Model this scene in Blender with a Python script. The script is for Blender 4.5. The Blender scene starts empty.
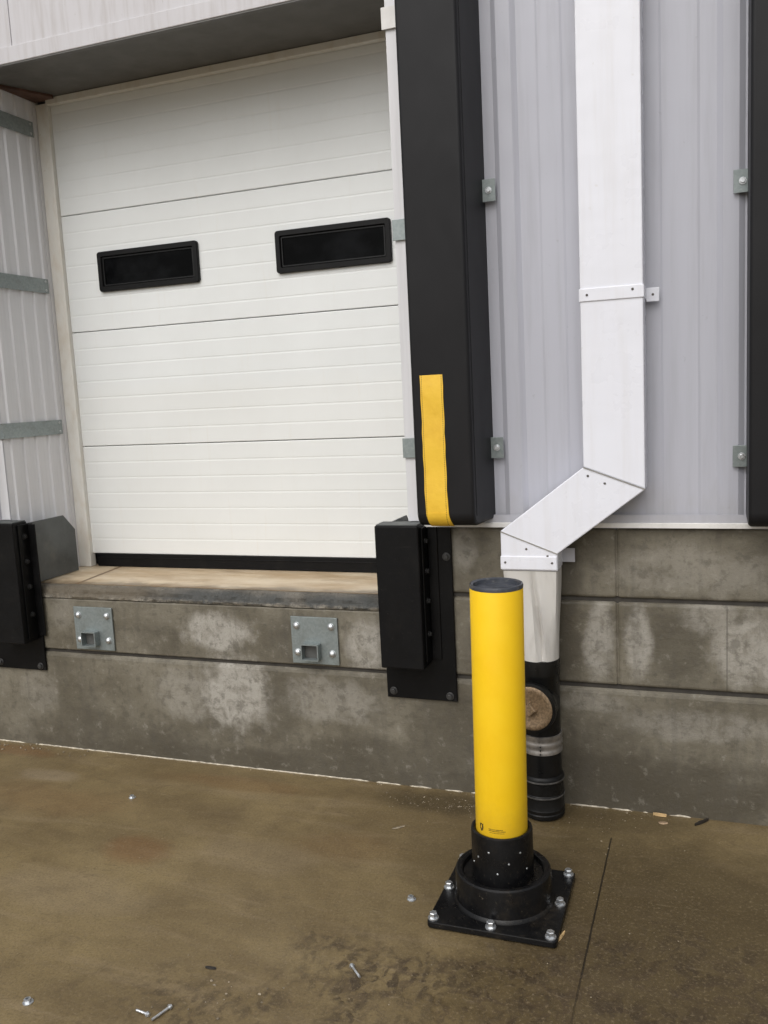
import bpy, bmesh, math, random
from mathutils import Vector, Matrix, noise as mnoise
random.seed(7)
S = bpy.context.scene
COL = S.collection
PI = math.pi

# ---------------------------------------------------------------- camera
cam_d = bpy.data.cameras.new('camera'); cam = bpy.data.objects.new('camera', cam_d); COL.objects.link(cam)
yaw, pitch, roll = -0.35709, -0.13436, -0.05044
fw = Vector((math.sin(yaw)*math.cos(pitch), math.cos(yaw)*math.cos(pitch), math.sin(pitch)))
rt = Vector((math.cos(yaw), -math.sin(yaw), 0)); up = rt.cross(fw)
r2 = rt*math.cos(roll) + up*math.sin(roll); u2 = -rt*math.sin(roll) + up*math.cos(roll)
M = Matrix((r2, u2, -fw)).transposed().to_4x4(); M.translation = Vector((0, -3.446, 1.7))
cam.matrix_world = M
cam_d.sensor_fit = 'VERTICAL'; cam_d.sensor_height = 36; cam_d.lens = 886.5/1024*36
cam_d.clip_start = .02; cam_d.clip_end = 500
S.camera = cam

# ---------------------------------------------------------------- sky, sun, exposure (overcast)
SUN_EL, SUN_AZ = math.radians(48), math.radians(188)      # azimuth clockwise from +Y : behind the camera, to its left
W = bpy.data.worlds.new('World'); S.world = W; W.use_nodes = True
nt = W.node_tree; bg = nt.nodes['Background']
sky = nt.nodes.new('ShaderNodeTexSky'); sky.sky_type = 'NISHITA'; sky.sun_disc = False
sky.sun_elevation = SUN_EL; sky.sun_rotation = SUN_AZ; sky.dust_density = 5; sky.air_density = 1.5
hs = nt.nodes.new('ShaderNodeHueSaturation'); hs.inputs['Saturation'].default_value = .22
nt.links.new(sky.outputs[0], hs.inputs['Color']); nt.links.new(hs.outputs[0], bg.inputs['Color'])
bg.inputs['Strength'].default_value = .15
sd = bpy.data.lights.new('sun', 'SUN'); sd.energy = 1.0; sd.angle = math.radians(70); sd.color = (1, .99, .985)
sun = bpy.data.objects.new('sun', sd); COL.objects.link(sun)
sdir = Vector((math.sin(SUN_AZ)*math.cos(SUN_EL), math.cos(SUN_AZ)*math.cos(SUN_EL), math.sin(SUN_EL)))
sun.rotation_euler = (-sdir).to_track_quat('-Z', 'Y').to_euler()
S.view_settings.view_transform = 'Standard'; S.view_settings.look = 'None'
S.view_settings.exposure = -0.14; S.view_settings.gamma = 1; S.view_settings.use_curve_mapping = False
S.cycles.max_bounces = 8

# ---------------------------------------------------------------- materials
class NB:
    """small node-graph helper"""
    def __init__(s, name):
        s.m = bpy.data.materials.new(name); s.m.use_nodes = True; s.t = s.m.node_tree
        s.b = s.t.nodes['Principled BSDF']; s.tc = s.t.nodes.new('ShaderNodeTexCoord')
        s.P = s.tc.outputs['Object']
    def n(s, k): return s.t.nodes.new(k)
    def l(s, a, b):
        if isinstance(a, (int, float)): b.default_value = a
        elif isinstance(a, (tuple, list)): b.default_value = a if len(b.default_value) == len(a) else (*a, 1)
        else: s.t.links.new(a, b)
    def math(s, op, a, b=0., c=None, clamp=False):
        x = s.n('ShaderNodeMath'); x.operation = op; x.use_clamp = clamp
        s.l(a, x.inputs[0]); s.l(b, x.inputs[1])
        if c is not None: s.l(c, x.inputs[2])
        return x.outputs[0]
    def noise(s, scale, detail=4, rough=.55, vec=None, sc=None, dist=0):
        v = vec or s.P
        if sc:
            m = s.n('ShaderNodeMapping'); s.l(v, m.inputs['Vector']); m.inputs['Scale'].default_value = sc; v = m.outputs[0]
        x = s.n('ShaderNodeTexNoise'); s.l(v, x.inputs['Vector']); x.inputs['Scale'].default_value = scale
        x.inputs['Detail'].default_value = detail; x.inputs['Roughness'].default_value = rough; x.inputs['Distortion'].default_value = dist
        return x.outputs['Fac']
    def ramp(s, f, a, b, lo=0., hi=1.):
        x = s.n('ShaderNodeMapRange'); x.interpolation_type = 'SMOOTHSTEP'; s.l(f, x.inputs['Value'])
        x.inputs['From Min'].default_value = a; x.inputs['From Max'].default_value = b
        x.inputs['To Min'].default_value = lo; x.inputs['To Max'].default_value = hi
        return x.outputs['Result']
    def mix(s, f, a, b, mode='MIX'):
        x = s.n('ShaderNodeMix'); x.data_type = 'RGBA'; x.blend_type = mode
        s.l(f, x.inputs[0]); s.l(a, x.inputs[6]); s.l(b, x.inputs[7])
        return x.outputs[2]
    def sep(s):
        x = s.n('ShaderNodeSeparateXYZ'); s.l(s.P, x.inputs[0]); return x.outputs
    def blob(s, c, r, wob, hard=.45):
        """1 inside an uneven patch at c with radii r"""
        a = s.n('ShaderNodeVectorMath'); a.operation = 'SUBTRACT'; s.l(s.P, a.inputs[0]); a.inputs[1].default_value = c
        d = s.n('ShaderNodeVectorMath'); d.operation = 'DIVIDE'; s.l(a.outputs[0], d.inputs[0]); d.inputs[1].default_value = r
        e = s.n('ShaderNodeVectorMath'); e.operation = 'LENGTH'; s.l(d.outputs[0], e.inputs[0])
        v = s.math('ADD', e.outputs['Value'], wob)
        return s.ramp(v, 1.0+hard, 1.0-hard)
    def blobs(s, L, wob, hard=.45):
        o = None
        for c, r, k in L:
            v = s.math('MULTIPLY', s.blob(c, r, wob, hard), k)
            o = v if o is None else s.math('MAXIMUM', o, v)
        return o
    def bump(s, h, strength=.3, dist=.002, prev=None):
        x = s.n('ShaderNodeBump'); s.l(h, x.inputs['Height']); x.inputs['Strength'].default_value = strength
        x.inputs['Distance'].default_value = dist
        if prev is not None: s.l(prev, x.inputs['Normal'])
        return x.outputs[0]
    def out(s, col=None, rough=None, nrm=None, metal=None, spec=None):
        B = s.b.inputs
        if col is not None: s.l(col, B['Base Color'])
        if rough is not None: s.l(rough, B['Roughness'])
        if nrm is not None: s.l(nrm, B['Normal'])
        if metal is not None: s.l(metal, B['Metallic'])
        if spec is not None: s.l(spec, B['Specular IOR Level'])
        return s.m

def simple(name, col, rough=.5, var=.12, scale=6, bump=.0, bscale=60, metal=0., spec=.5, sc=None, bd=.001, dirt=None, dirt_amt=0):
    b = NB(name)
    f = b.ramp(b.noise(scale, 5, .6, sc=sc), .3, .7, 1-var, 1+var*.6)
    c = b.mix(1.0, col, f, 'MULTIPLY')
    if dirt is not None:
        d = b.ramp(b.noise(scale*2.3, 7, .7), .52, .75, 0, dirt_amt); c = b.mix(d, c, dirt)
    r = b.ramp(b.noise(scale*3, 4), .3, .7, rough-.07, rough+.07)
    n = b.bump(b.noise(bscale, 4), bump, bd) if bump else None
    return b.out(c, r, n, metal, spec)

def concrete_wall():
    b = NB('weathered wet concrete')
    wob = b.math('MULTIPLY_ADD', b.noise(8, 9, .68), 1.9, -.95)
    base = b.mix(b.ramp(b.noise(2.2, 8, .62, sc=(1, 1, 1.6)), .3, .7), (.096, .083, .058, 1), (.192, .173, .132, 1))
    z = b.sep()[2]
    light = [(-2.14,.645,.17,.085,1),(-1.40,.62,.09,.11,.9),(-2.07,.35,.17,.18,1),(-2.30,.33,.18,.12,.45),(-1.59,.36,.22,.1,.45),(.13,.68,.12,.13,.8),
             (-.415,.70,.055,.15,.75),(-.262,.70,.045,.14,.8),(-.04,.37,.26,.06,.4),(-.44,.44,.12,.04,.4),(-.08,.98,.28,.09,.3),(-.95,1.05,.05,.09,.5),
             (.0,.80,.10,.07,.5),(-3.19,.29,.11,.1,.25),(-3.0,.7,.07,.08,.25),(.6,.4,.3,.15,.5),(-4.3,.4,.3,.2,.5)]
    dark = [(-.55,.93,.07,.26,1),(-.54,.65,.06,.16,.9),(-.12,.68,.11,.14,.75),(-1.73,.63,.16,.12,.7),(-2.73,.07,.45,.1,.7),(-1.4,.08,.5,.12,.8),
            (-.3,.08,.6,.16,1),(-1.6,.03,1.9,.07,.9),(-1.0,.25,.22,.2,.7),(-.85,.62,.2,.14,.5),(-.42,.28,.16,.12,.5),(-2.45,.6,.12,.1,.6),(-1.83,.3,.08,.2,.5),(-3.1,.05,.3,.08,.5),(-.72,.3,.12,.3,.7),(.9,.1,.5,.15,.7)]
    L = b.blobs([((x,0,z_),(rx,.5,rz),k) for x,z_,rx,rz,k in light], wob, .36)
    L = b.math('MULTIPLY', L, b.ramp(b.noise(13, 9, .72, dist=.8), .34, .56, .38, 1.))
    D = b.blobs([((x,0,z_),(rx,.5,rz),k) for x,z_,rx,rz,k in dark], wob, .4)
    c = b.mix(b.math('MULTIPLY', D, .72), base, (.056, .047, .032, 1))
    c = b.mix(b.math('MULTIPLY', L, .92), c, (.38, .36, .32, 1))
    # pitting inside the dry patches
    pit = b.ramp(b.noise(48, 10, .80), .54, .64)
    c = b.mix(b.math('MULTIPLY', b.math('MULTIPLY', pit, .6), b.math('MAXIMUM', b.ramp(b.noise(3, 3), .45, .62), b.math('MULTIPLY', L, .45))), c, (.085, .08, .072, 1))
    jl = b.math('MULTIPLY', b.ramp(b.math('ABSOLUTE', b.math('SUBTRACT', b.sep()[0], .055)), .004, .0015), b.math('MULTIPLY', b.ramp(z, .51, .52), b.ramp(z, .85, .84)))
    c = b.mix(b.math('MULTIPLY', jl, .5), c, (.05, .045, .035, 1))
    mot = b.noise(18, 8, .72)
    c = b.mix(b.ramp(mot, .5, .62, 0, .5), c, (.075, .066, .050, 1)); c = b.mix(b.ramp(mot, .45, .32, 0, .45), c, (.30, .28, .24, 1))
    # vertical run marks
    run = b.ramp(b.noise(9, 5, .6, sc=(2.2, 1, .22)), .5, .72)
    c = b.mix(b.math('MULTIPLY', run, .28), c, (.075, .068, .057, 1))
    c = b.mix(b.math('MULTIPLY', b.ramp(b.noise(210, 2), .62, .72), .5), c, (.05, .045, .04, 1))
    r = b.math('SUBTRACT', b.ramp(b.noise(4, 5), .3, .7, .42, .68), b.math('MULTIPLY', L, -.15))
    n = b.bump(b.noise(40, 10, .7), .7, .005); n = b.bump(b.noise(260, 3), .35, .0012, n)
    n = b.bump(pit, .35, .002, n)
    return b.out(c, r, n)

def nosing_mat():
    b = NB('worn ledge edge concrete')
    base = b.mix(b.ramp(b.noise(5, 8, .65, sc=(1, 1, 3)), .35, .65), (.06, .054, .044, 1), (.17, .155, .13, 1))
    wob = b.math('MULTIPLY_ADD', b.noise(9, 5, .6), 1.6, -.8)
    c = b.mix(b.blobs([((-2.1,.0,.80),(.35,.5,.03),.8),((-1.5,0,.8),(.2,.5,.03),.8)], wob, .4), base, (.05, .055, .055, 1))
    zz = b.sep()[2]
    crust = b.math('MULTIPLY', b.ramp(b.math('ADD', zz, b.math('MULTIPLY_ADD', b.noise(30, 6, .7), .03, -.015)), .796, .782), b.ramp(b.noise(24, 8, .75), .40, .60))
    c = b.mix(b.math('MULTIPLY', crust, .7), c, (.30, .265, .21, 1))
    c = b.mix(b.ramp(b.noise(55, 8, .75), .52, .64, 0, .6), c, (.045, .038, .03, 1))
    c = b.mix(b.blobs([((-2.85,.02,.81),(.4,.5,.03),.7)], wob, .4), c, (.13, .105, .07, 1))
    n = b.bump(b.noise(30, 10, .75), 1.0, .012)
    return b.out(c, b.ramp(b.noise(8), .3, .7, .25, .6), n)

def ledge_mat():
    b = NB('tan stained dock slab')
    X, Y, Z = b.sep()
    nn = b.noise(3, 6, .6, sc=(1, 3, 1))
    c = b.mix(b.ramp(nn, .3, .7), (.42, .31, .19, 1), (.62, .52, .38, 1))
    e = b.ramp(b.math('ADD', Y, b.math('MULTIPLY_ADD', b.noise(6, 5), .16, -.08)), .13, .05)
    c = b.mix(e, c, (.20, .15, .095, 1))
    d = b.math('ABSOLUTE', b.math('SUBTRACT', X, b.math('MULTIPLY_ADD', Y, -.12, -2.93)))
    c = b.mix(b.ramp(d, .014, .006), c, (.17, .11, .06, 1))
    wet = b.ramp(b.noise(2.3, 5, .6, sc=(1, 2.5, 1)), .52, .66)
    c = b.mix(b.math('MULTIPLY', wet, .6), c, (.24, .16, .085, 1))
    return b.out(c, b.ramp(b.noise(5), .3, .7, .3, .6), b.bump(b.noise(50, 6), .4, .002))

def ground_mat():
    b = NB('wet brown concrete slab')
    X, Y, Z = b.sep()
    wob = b.math('MULTIPLY_ADD', b.noise(3.2, 6, .62), 1.8, -.9)
    big = b.noise(1.3, 8, .6, sc=(1, 1.8, 1), dist=.4)
    c = b.mix(b.ramp(big, .3, .7), (.138, .099, .046, 1), (.222, .166, .080, 1))
    c = b.mix(b.ramp(b.noise(6, 8, .66, dist=.6), .42, .72, 0, .45), c, (.100, .070, .035, 1))
    st = b.ramp(b.noise(5, 7, .6, sc=(.35, 2.0, 1), dist=.5), .5, .74, 0, .5)           # long faint sweeps
    c = b.mix(st, c, (.25, .19, .112, 1))
    rust = b.blobs([((-2.07,-.78,0),(.14,.09,1),.9),((-3.33,-.09,0),(.25,.05,1),.9),((-2.0,-.16,0),(.3,.06,1),.5),((-2.75,-.5,0),(.4,.12,1),.4),((-1.3,-.55,0),(.2,.1,1),.3)], wob, .5)
    c = b.mix(b.math('MULTIPLY', rust, .6), c, (.16, .078, .030, 1))
    dry = b.blobs([((-2.9,-.3,0),(.16,.05,1),.6),((-2.2,-1.1,0),(.3,.12,1),.3),((-1.6,-.7,0),(.25,.1,1),.25),((-3.3,-.5,0),(.2,.08,1),.6)], wob, .4)
    c = b.mix(b.math('MULTIPLY', dry, .6), c, (.30, .24, .17, 1))
    dk = b.blobs([((-1.0,-.12,0),(.35,.09,1),1),((-.45,-.1,0),(.5,.1,1),.8),((-.62,-.72,0),(.5,.42,1),.55),((-.0,-.95,0),(.8,.8,1),1.)], wob, .5)
    c = b.mix(b.math('MULTIPLY', dk, .68), c, (.044, .031, .014, 1))
    # scuffed mud marks round the front of the bollard
    vv = b.n('ShaderNodeTexVoronoi'); vv.feature = 'SMOOTH_F1'; vv.inputs['Scale'].default_value = 40
    mp = b.n('ShaderNodeMapping'); mp.inputs['Scale'].default_value = (1.0, .55, 1); mp.inputs['Rotation'].default_value = (0, 0, .6)
    dn = b.n('ShaderNodeTexNoise'); dn.inputs['Scale'].default_value = 9; dn.inputs['Detail'].default_value = 5; b.l(b.P, dn.inputs['Vector'])
    va = b.n('ShaderNodeMix'); va.data_type = 'VECTOR'; va.inputs[0].default_value = .13; b.l(b.P, va.inputs[4]); b.l(dn.outputs['Color'], va.inputs[5])
    b.l(va.outputs[1], mp.inputs['Vector']); b.l(mp.outputs[0], vv.inputs['Vector'])
    sp = b.ramp(b.math('ADD', vv.outputs['Distance'], b.math('MULTIPLY_ADD', b.noise(60, 4, .7), .5, -.25)), .52, .25)
    area = b.blobs([((-.62,-1.24,0),(.55,.22,1),1),((-1.15,-1.5,0),(.6,.15,1),.6),((-.12,-1.1,0),(.45,.30,1),.75),((-.2,-1.7,0),(.9,.3,1),.8),((-.35,-.98,0),(.25,.12,1),.5)], wob, .45)
    gate = b.ramp(b.noise(7, 4), .30, .62)
    spots = b.math('MULTIPLY', b.math('MULTIPLY', sp, area), gate)
    mud = b.math('MULTIPLY', area, b.ramp(b.noise(14, 8, .7, dist=1.2), .46, .62))
    c = b.mix(b.math('MULTIPLY', mud, .6), c, (.058, .039, .025, 1))
    c = b.mix(b.math('MULTIPLY', spots, .8), c, (.040, .028, .017, 1))
    wsp = b.ramp(b.noise(11, 9, .72, sc=(.6, 1.7, 1), dist=2.2), .56, .70, 0, .5)
    c = b.mix(wsp, c, (.085, .060, .034, 1))
    wl = b.ramp(b.noise(8, 9, .72, sc=(.5, 2.2, 1), dist=2.6), .60, .72, 0, .38)
    c = b.mix(wl, c, (.30, .24, .16, 1))
    grain = b.noise(95, 6, .75)
    c = b.mix(b.ramp(grain, .48, .32, 0, .55), c, (.27, .21, .13, 1))
    fine = b.ramp(b.noise(120, 4, .7), .45, .7)
    c = b.mix(b.math('MULTIPLY', fine, .42), c, (.045, .033, .021, 1))
    c = b.mix(b.math('MULTIPLY', b.ramp(b.noise(330, 2), .70, .75), .3), c, (.30, .26, .20, 1))   # pale grit in the surface
    # saw cut
    dd = b.math('ABSOLUTE', b.math('SUBTRACT', X, b.math('MULTIPLY_ADD', b.noise(14, 3), .004, -.355)))
    cut = b.math('MULTIPLY', b.math('MULTIPLY', b.ramp(dd, .0034, .0015), b.ramp(Y, -.225, -.245)), b.ramp(b.math('ADD', Y, b.math('MULTIPLY_ADD', b.noise(9, 5), .6, -.3)), -1.3, -.9, .35, 1.))
    c = b.mix(b.math('MULTIPLY', cut, .85), c, (.012, .010, .008, 1))
    r = b.ramp(b.noise(2.4, 6, .6, sc=(1, 1.6, 1)), .35, .65, .30, .56)
    n = b.bump(b.noise(26, 9, .68), .5, .005); n = b.bump(b.noise(190, 4, .6), .4, .0012, n)
    n = b.bump(spots, .5, .003, n); n = b.bump(b.math('MULTIPLY', cut, -1.), .8, .004, n)
    return b.out(c, r, n, spec=.34)

def streaky(name, col, dark, amt=.35, sc=(9, 9, .5), rough=.42, lowdirt=None, bump=.05):
    b = NB(name)
    f = b.ramp(b.noise(3, 6, .62, sc=sc), .42, .78, 0, amt)
    c = b.mix(b.ramp(b.noise(1.2, 4), .3, .7, 0, .12), col, dark)
    c = b.mix(f, c, dark)
    if lowdirt:
        z = b.sep()[2]
        g = b.ramp(b.math('ADD', z, b.math('MULTIPLY_ADD', b.noise(5, 6, .6, sc=(3, 3, 1)), .3, -.15)), lowdirt[0], lowdirt[1], 0, lowdirt[2])
        c = b.mix(g, c, lowdirt[3])
    c = b.mix(b.math('MULTIPLY', b.ramp(b.noise(38, 3), .70, .76), .35), c, dark)
    return b.out(c, b.ramp(b.noise(7, 4), .3, .7, rough-.06, rough+.1), b.bump(b.noise(4, 3, sc=(1, 1, 1)), bump, .01))

def door_mat():
    b = NB('off white door skin')
    c = b.mix(b.ramp(b.noise(1.6, 6, .6), .3, .7), (.72, .738, .735, 1), (.765, .785, .785, 1))
    c = b.mix(b.ramp(b.noise(5, 6, .65, sc=(6, 1, .5)), .55, .8, 0, .25), c, (.66, .62, .54, 1))
    X, Y, Z = b.sep()
    g = b.ramp(b.math('ADD', Z, b.math('MULTIPLY_ADD', b.noise(6, 5), .2, -.1)), 1.0, .88, 0, .25)
    c = b.mix(b.math('MULTIPLY', g, .4), c, (.70, .65, .55, 1))
    return b.out(c, .42, b.bump(b.noise(170, 3, .6), .12, .0006))

def galv(name, base=.36):
    b = NB(name)
    v = b.n('ShaderNodeTexVoronoi'); v.inputs['Scale'].default_value = 110; b.l(b.P, v.inputs['Vector'])
    bw = b.n('ShaderNodeRGBToBW'); b.l(v.outputs['Color'], bw.inputs[0])
    c = b.mix(b.ramp(bw.outputs[0], .1, .9, 0, 1), (base*.72, base*.82, base*.82, 1), (base*.84, base*.94, base*.94, 1))
    c = b.mix(b.ramp(b.noise(14, 6, .65), .5, .8, 0, .6), c, (base*.5, base*.52, base*.47, 1))
    return b.out(c, b.ramp(b.noise(20, 3), .3, .7, .42, .6), b.bump(b.noise(60, 4), .15, .001), .55)

def rubber(name, col=(.005, .005, .0055), rough=.5, dust=.08, spec=.16):
    b = NB(name)
    c = b.mix(b.ramp(b.noise(9, 7, .65, sc=(1, 1, .6)), .45, .8, 0, dust*2.4), (*col, 1), (.030, .027, .023, 1))
    c = b.mix(b.ramp(b.noise(10, 9, .75, sc=(1, 1, 4), dist=1.), .60, .68, 0, .4), c, (.028, .027, .026, 1))
    c = b.mix(b.ramp(b.noise(160, 3), .68, .76, 0, .4), c, (.08, .075, .065, 1))
    return b.out(c, b.ramp(b.noise(12, 4), .3, .7, rough-.12, rough+.12), b.bump(b.noise(110, 5, .6), .3, .0012), spec=spec)

def vinyl(name='black vinyl pad cover'):
    b = NB(name)
    c = b.mix(b.ramp(b.noise(4, 6, .6, sc=(1, 1, .5)), .4, .8, 0, .5), (.010, .010, .0115, 1), (.016, .0155, .017, 1))
    c = b.mix(b.ramp(b.noise(7, 9, .75, sc=(1, 1, 3), dist=.4), .64, .76, 0, .25), c, (.028, .027, .028, 1))
    w = b.noise(3.2, 2, .45, sc=(1.6, 1, .8), dist=.3)
    n = b.bump(w, .35, .025); n = b.bump(b.noise(300, 3), .2, .0008, n)
    return b.out(c, .5, n, spec=.26)

def yellow_plastic():
    b = NB('yellow polyethylene sleeve')
    X, Y, Z = b.sep()
    c = b.mix(b.ramp(b.noise(5, 5, .6), .3, .7), (.90, .555, .010, 1), (.93, .60, .014, 1))
    low = b.ramp(b.math('ADD', Z, b.math('MULTIPLY_ADD', b.noise(22, 6, .7), .16, -.08)), .40, .27, 0, .3)
    c = b.mix(low, c, (.50, .32, .04, 1))
    scr = b.ramp(b.noise(26, 7, .75, sc=(1, 1, .3)), .67, .74, 0, .4)
    c = b.mix(scr, c, (.62, .40, .05, 1))
    n = b.bump(b.noise(90, 5, .6), .25, .0008)
    return b.out(c, b.ramp(b.noise(15, 4), .3, .7, .38, .55), n, spec=.4)

def yellow_vinyl():
    b = NB('yellow vinyl guide strip')
    c = b.mix(b.ramp(b.noise(11, 6, .65), .35, .75), (.84, .53, .045, 1), (.74, .44, .03, 1))
    X, Y, Z = b.sep()
    st = b.math('ABSOLUTE', b.math('SUBTRACT', b.math('ABSOLUTE', b.math('SUBTRACT', X, -.0455)), .0385))
    dash = b.math('GREATER_THAN', b.math('SINE', b.math('MULTIPLY', Z, 900.)), -.3)
    c = b.mix(b.math('MULTIPLY', b.ramp(st, .0022, .001), b.math('MULTIPLY', dash, .75)), c, (.10, .06, .01, 1))
    n = b.bump(b.noise(9, 4, .6), .5, .008)
    return b.out(c, .45, n)

M_conc, M_nose, M_ledge, M_ground = concrete_wall(), nosing_mat(), ledge_mat(), ground_mat()
M_clad = streaky('pale grey painted cladding', (.465, .472, .53, 1), (.33, .33, .36, 1), .35, lowdirt=(1.30, 1.16, .3, (.33, .32, .31, 1)))
M_return = streaky('pale grey painted return cladding', (.72, .72, .745, 1), (.50, .50, .51, 1), .4)
M_fascia = streaky('dirty white fascia sheet', (.575, .565, .59, 1), (.40, .37, .36, 1), .6, sc=(9, 9, .8))
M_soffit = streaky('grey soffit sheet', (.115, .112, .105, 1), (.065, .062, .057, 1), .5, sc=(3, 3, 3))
M_door = door_mat()
M_jamb = streaky('cream stained jamb trim', (.72, .71, .67, 1), (.52, .43, .31, 1), .45, sc=(6, 6, 2.5))
M_trim = simple('white metal flashing', (.74, .73, .71), .35, .12, 7, .05, 30, dirt=(.4, .36, .3, 1), dirt_amt=.4)
M_spout = streaky('white painted downspout', (.77, .785, .855, 1), (.58, .56, .55, 1), .24, sc=(9, 9, .6), rough=.3, bump=.5)
M_boot = streaky('grey plastic downspout boot', (.57, .555, .53, 1), (.30, .28, .25, 1), .5, sc=(9, 9, 1.5), rough=.45)
M_black = rubber('black rubber'); M_bsteel = rubber('black painted steel', (.004, .004, .0043), .42, .06, .16)
bb = NB('black moulded plastic with dried mud')
_c = bb.mix(bb.ramp(bb.noise(9, 8, .7), .50, .72, 0, .6), (.004, .004, .0045, 1), (.026, .021, .015, 1))
_c = bb.mix(bb.ramp(bb.noise(70, 6, .78), .60, .70, 0, .7), _c, (.10, .085, .062, 1))
M_base = bb.out(_c, bb.ramp(bb.noise(14, 5), .3, .7, .22, .5), bb.bump(bb.noise(60, 6, .7), .35, .002), spec=.3)
M_pipe = rubber('black drain pipe', (.006, .006, .006), .36, .12, .25)
M_frame = simple('black window frame plastic', (.006, .006, .0065), .4, .2, 9, .1, 80, spec=.2)
M_galv = galv('galvanised steel', .33); M_zinc = galv('dull zinc strap', .37)
M_bolt = simple('bright zinc bolt', (.62, .64, .66), .32, .25, 60, .1, 200, metal=.85)
M_grey = simple('grey weathered steel plate', (.085, .092, .092), .5, .3, 5, .2, 50, dirt=(.15, .14, .12, 1), dirt_amt=.4)
M_vinyl, M_yel, M_yv = vinyl(), yellow_plastic(), yellow_vinyl()
M_cap = simple('dark grey cap plastic', (.045, .05, .062), .35, .3, 20, .1, 80, dirt=(.22, .21, .2, 1), dirt_amt=.5)
M_brass = simple('tarnished bronze plug', (.25, .175, .105), .5, .4, 120, .6, 180, metal=.35, dirt=(.08, .055, .035, 1), dirt_amt=.9)
M_clamp = simple('dull stainless band', (.34, .32, .30), .36, .35, 18, .1, 80, metal=.7, dirt=(.1, .09, .08, 1), dirt_amt=.6)
M_ring = simple('grimy clamp ring', (.13, .125, .12), .4, .4, 30, .1, 80, metal=.4, dirt=(.03, .028, .025, 1), dirt_amt=.8)
M_caulk = simple('cream sealant', (.50, .45, .36), .6, .45, 30, .4, 90, dirt=(.2, .15, .1, 1), dirt_amt=.8)
M_rust = simple('rusty brown stain metal', (.10, .05, .035), .7, .4, 12, .3, 60)
M_gasket = simple('grey rubber gasket', (.010, .0105, .011), .45, .3, 30, spec=.3)
M_dkprint = simple('dark print', (.02, .018, .015), .5, .05)
M_wood = simple('splintered wood', (.50, .34, .16), .7, .3, 40, .3, 90)
M_leaf = simple('dry brown leaf', (.34, .24, .15), .7, .4, 40)
M_stone = simple('pale grit', (.30, .25, .18), .8, .6, 60, dirt=(.06, .045, .03, 1), dirt_amt=1.)
M_dstick = simple('dark wet twig', (.02, .016, .012), .5, .3, 30)
M_hole = simple('dark cavity', (.010, .009, .009), .8, .1)
gb = NB('dark window glass')
M_glass = gb.out(gb.mix(gb.ramp(gb.noise(2.2, 5, .6, sc=(1.6, 1, 2)), .45, .66), (.0015, .0017, .002, 1), (.007, .0075, .0085, 1)), gb.ramp(gb.noise(6, 4), .3, .7, .06, .2), gb.bump(gb.noise(3, 2), .05, .01), spec=.05)

# ---------------------------------------------------------------- mesh helpers
def link(name, bm, mat, parent=None, smooth=False, bevel=0, seg=2, ang=30):
    me = bpy.data.meshes.new(name)
    if parent is not None:
        off = Vector((0, 0, 0)); p = parent
        while p is not None: off += p.location; p = p.parent
        bmesh.ops.translate(bm, verts=bm.verts, vec=-off)
    bmesh.ops.recalc_face_normals(bm, faces=bm.faces)
    bm.to_mesh(me); bm.free()
    me.materials.append(mat)
    o = bpy.data.objects.new(name, me); COL.objects.link(o)
    if parent is not None: o.parent = parent
    if smooth:
        for p in me.polygons: p.use_smooth = True
        me.set_sharp_from_angle(angle=math.radians(35))
    if bevel:
        b = o.modifiers.new('bevel', 'BEVEL'); b.width = bevel; b.segments = seg; b.limit_method = 'ANGLE'; b.angle_limit = math.radians(ang)
        b.harden_normals = False
    return o
def tag(o, label=None, cat=None, group=None, kind=None):
    if label: o['label'] = label
    if cat: o['category'] = cat
    if group: o['group'] = group
    if kind: o['kind'] = kind
    return o
def thing(name, loc, label, cat, group=None):
    o = bpy.data.objects.new(name, None); COL.objects.link(o); o.location = loc; o.empty_display_size = .1
    return tag(o, label, cat, group)
def solo(name, bm, mat, loc, label, cat, group=None, kind=None, **k):
    """a one-mesh thing with its origin at loc"""
    bmesh.ops.translate(bm, verts=bm.verts, vec=-Vector(loc))
    o = link(name, bm, mat, None, **k); o.location = loc
    return tag(o, label, cat, group, kind)
def box(bm, x0, x1, y0, y1, z0, z1):
    vs = [bm.verts.new((x, y, z)) for x in (x0, x1) for y in (y0, y1) for z in (z0, z1)]
    for f in ((0,1,3,2),(4,6,7,5),(0,4,5,1),(2,3,7,6),(0,2,6,4),(1,5,7,3)): bm.faces.new([vs[i] for i in f])
    return vs
def nb(): return bmesh.new()
def loft(bm, rings, cap=True, close=True):
    R = [[bm.verts.new(p) for p in r] for r in rings]
    n = len(R[0])
    for a, b in zip(R, R[1:]):
        for i in range(n if close else n-1):
            j = (i+1) % n; bm.faces.new((a[i], a[j], b[j], b[i]))
    if cap and close: bm.faces.new(R[0][::-1]); bm.faces.new(R[-1])
    return R
def lathe(bm, prof, c=(0,0,0), n=48, mat=None, cap=True):
    """prof: (r,z) list round +Z at c, optional matrix"""
    rings = []
    for r, z in prof:
        ring = []
        for i in range(n):
            a = 2*PI*i/n; v = Vector((r*math.cos(a), r*math.sin(a), z))
            if mat is not None: v = mat @ v
            ring.append(v+Vector(c))
        rings.append(ring)
    return loft(bm, rings, cap)
def prism(bm, poly, axis, a, b):
    """poly in the two other axes, extruded a..b along axis (0 x,1 y,2 z)"""
    def P(u, v, w):
        return ((w, u, v), (u, w, v), (u, v, w))[axis]
    return loft(bm, [[P(u, v, a) for u, v in poly], [P(u, v, b) for u, v in poly]])
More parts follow.
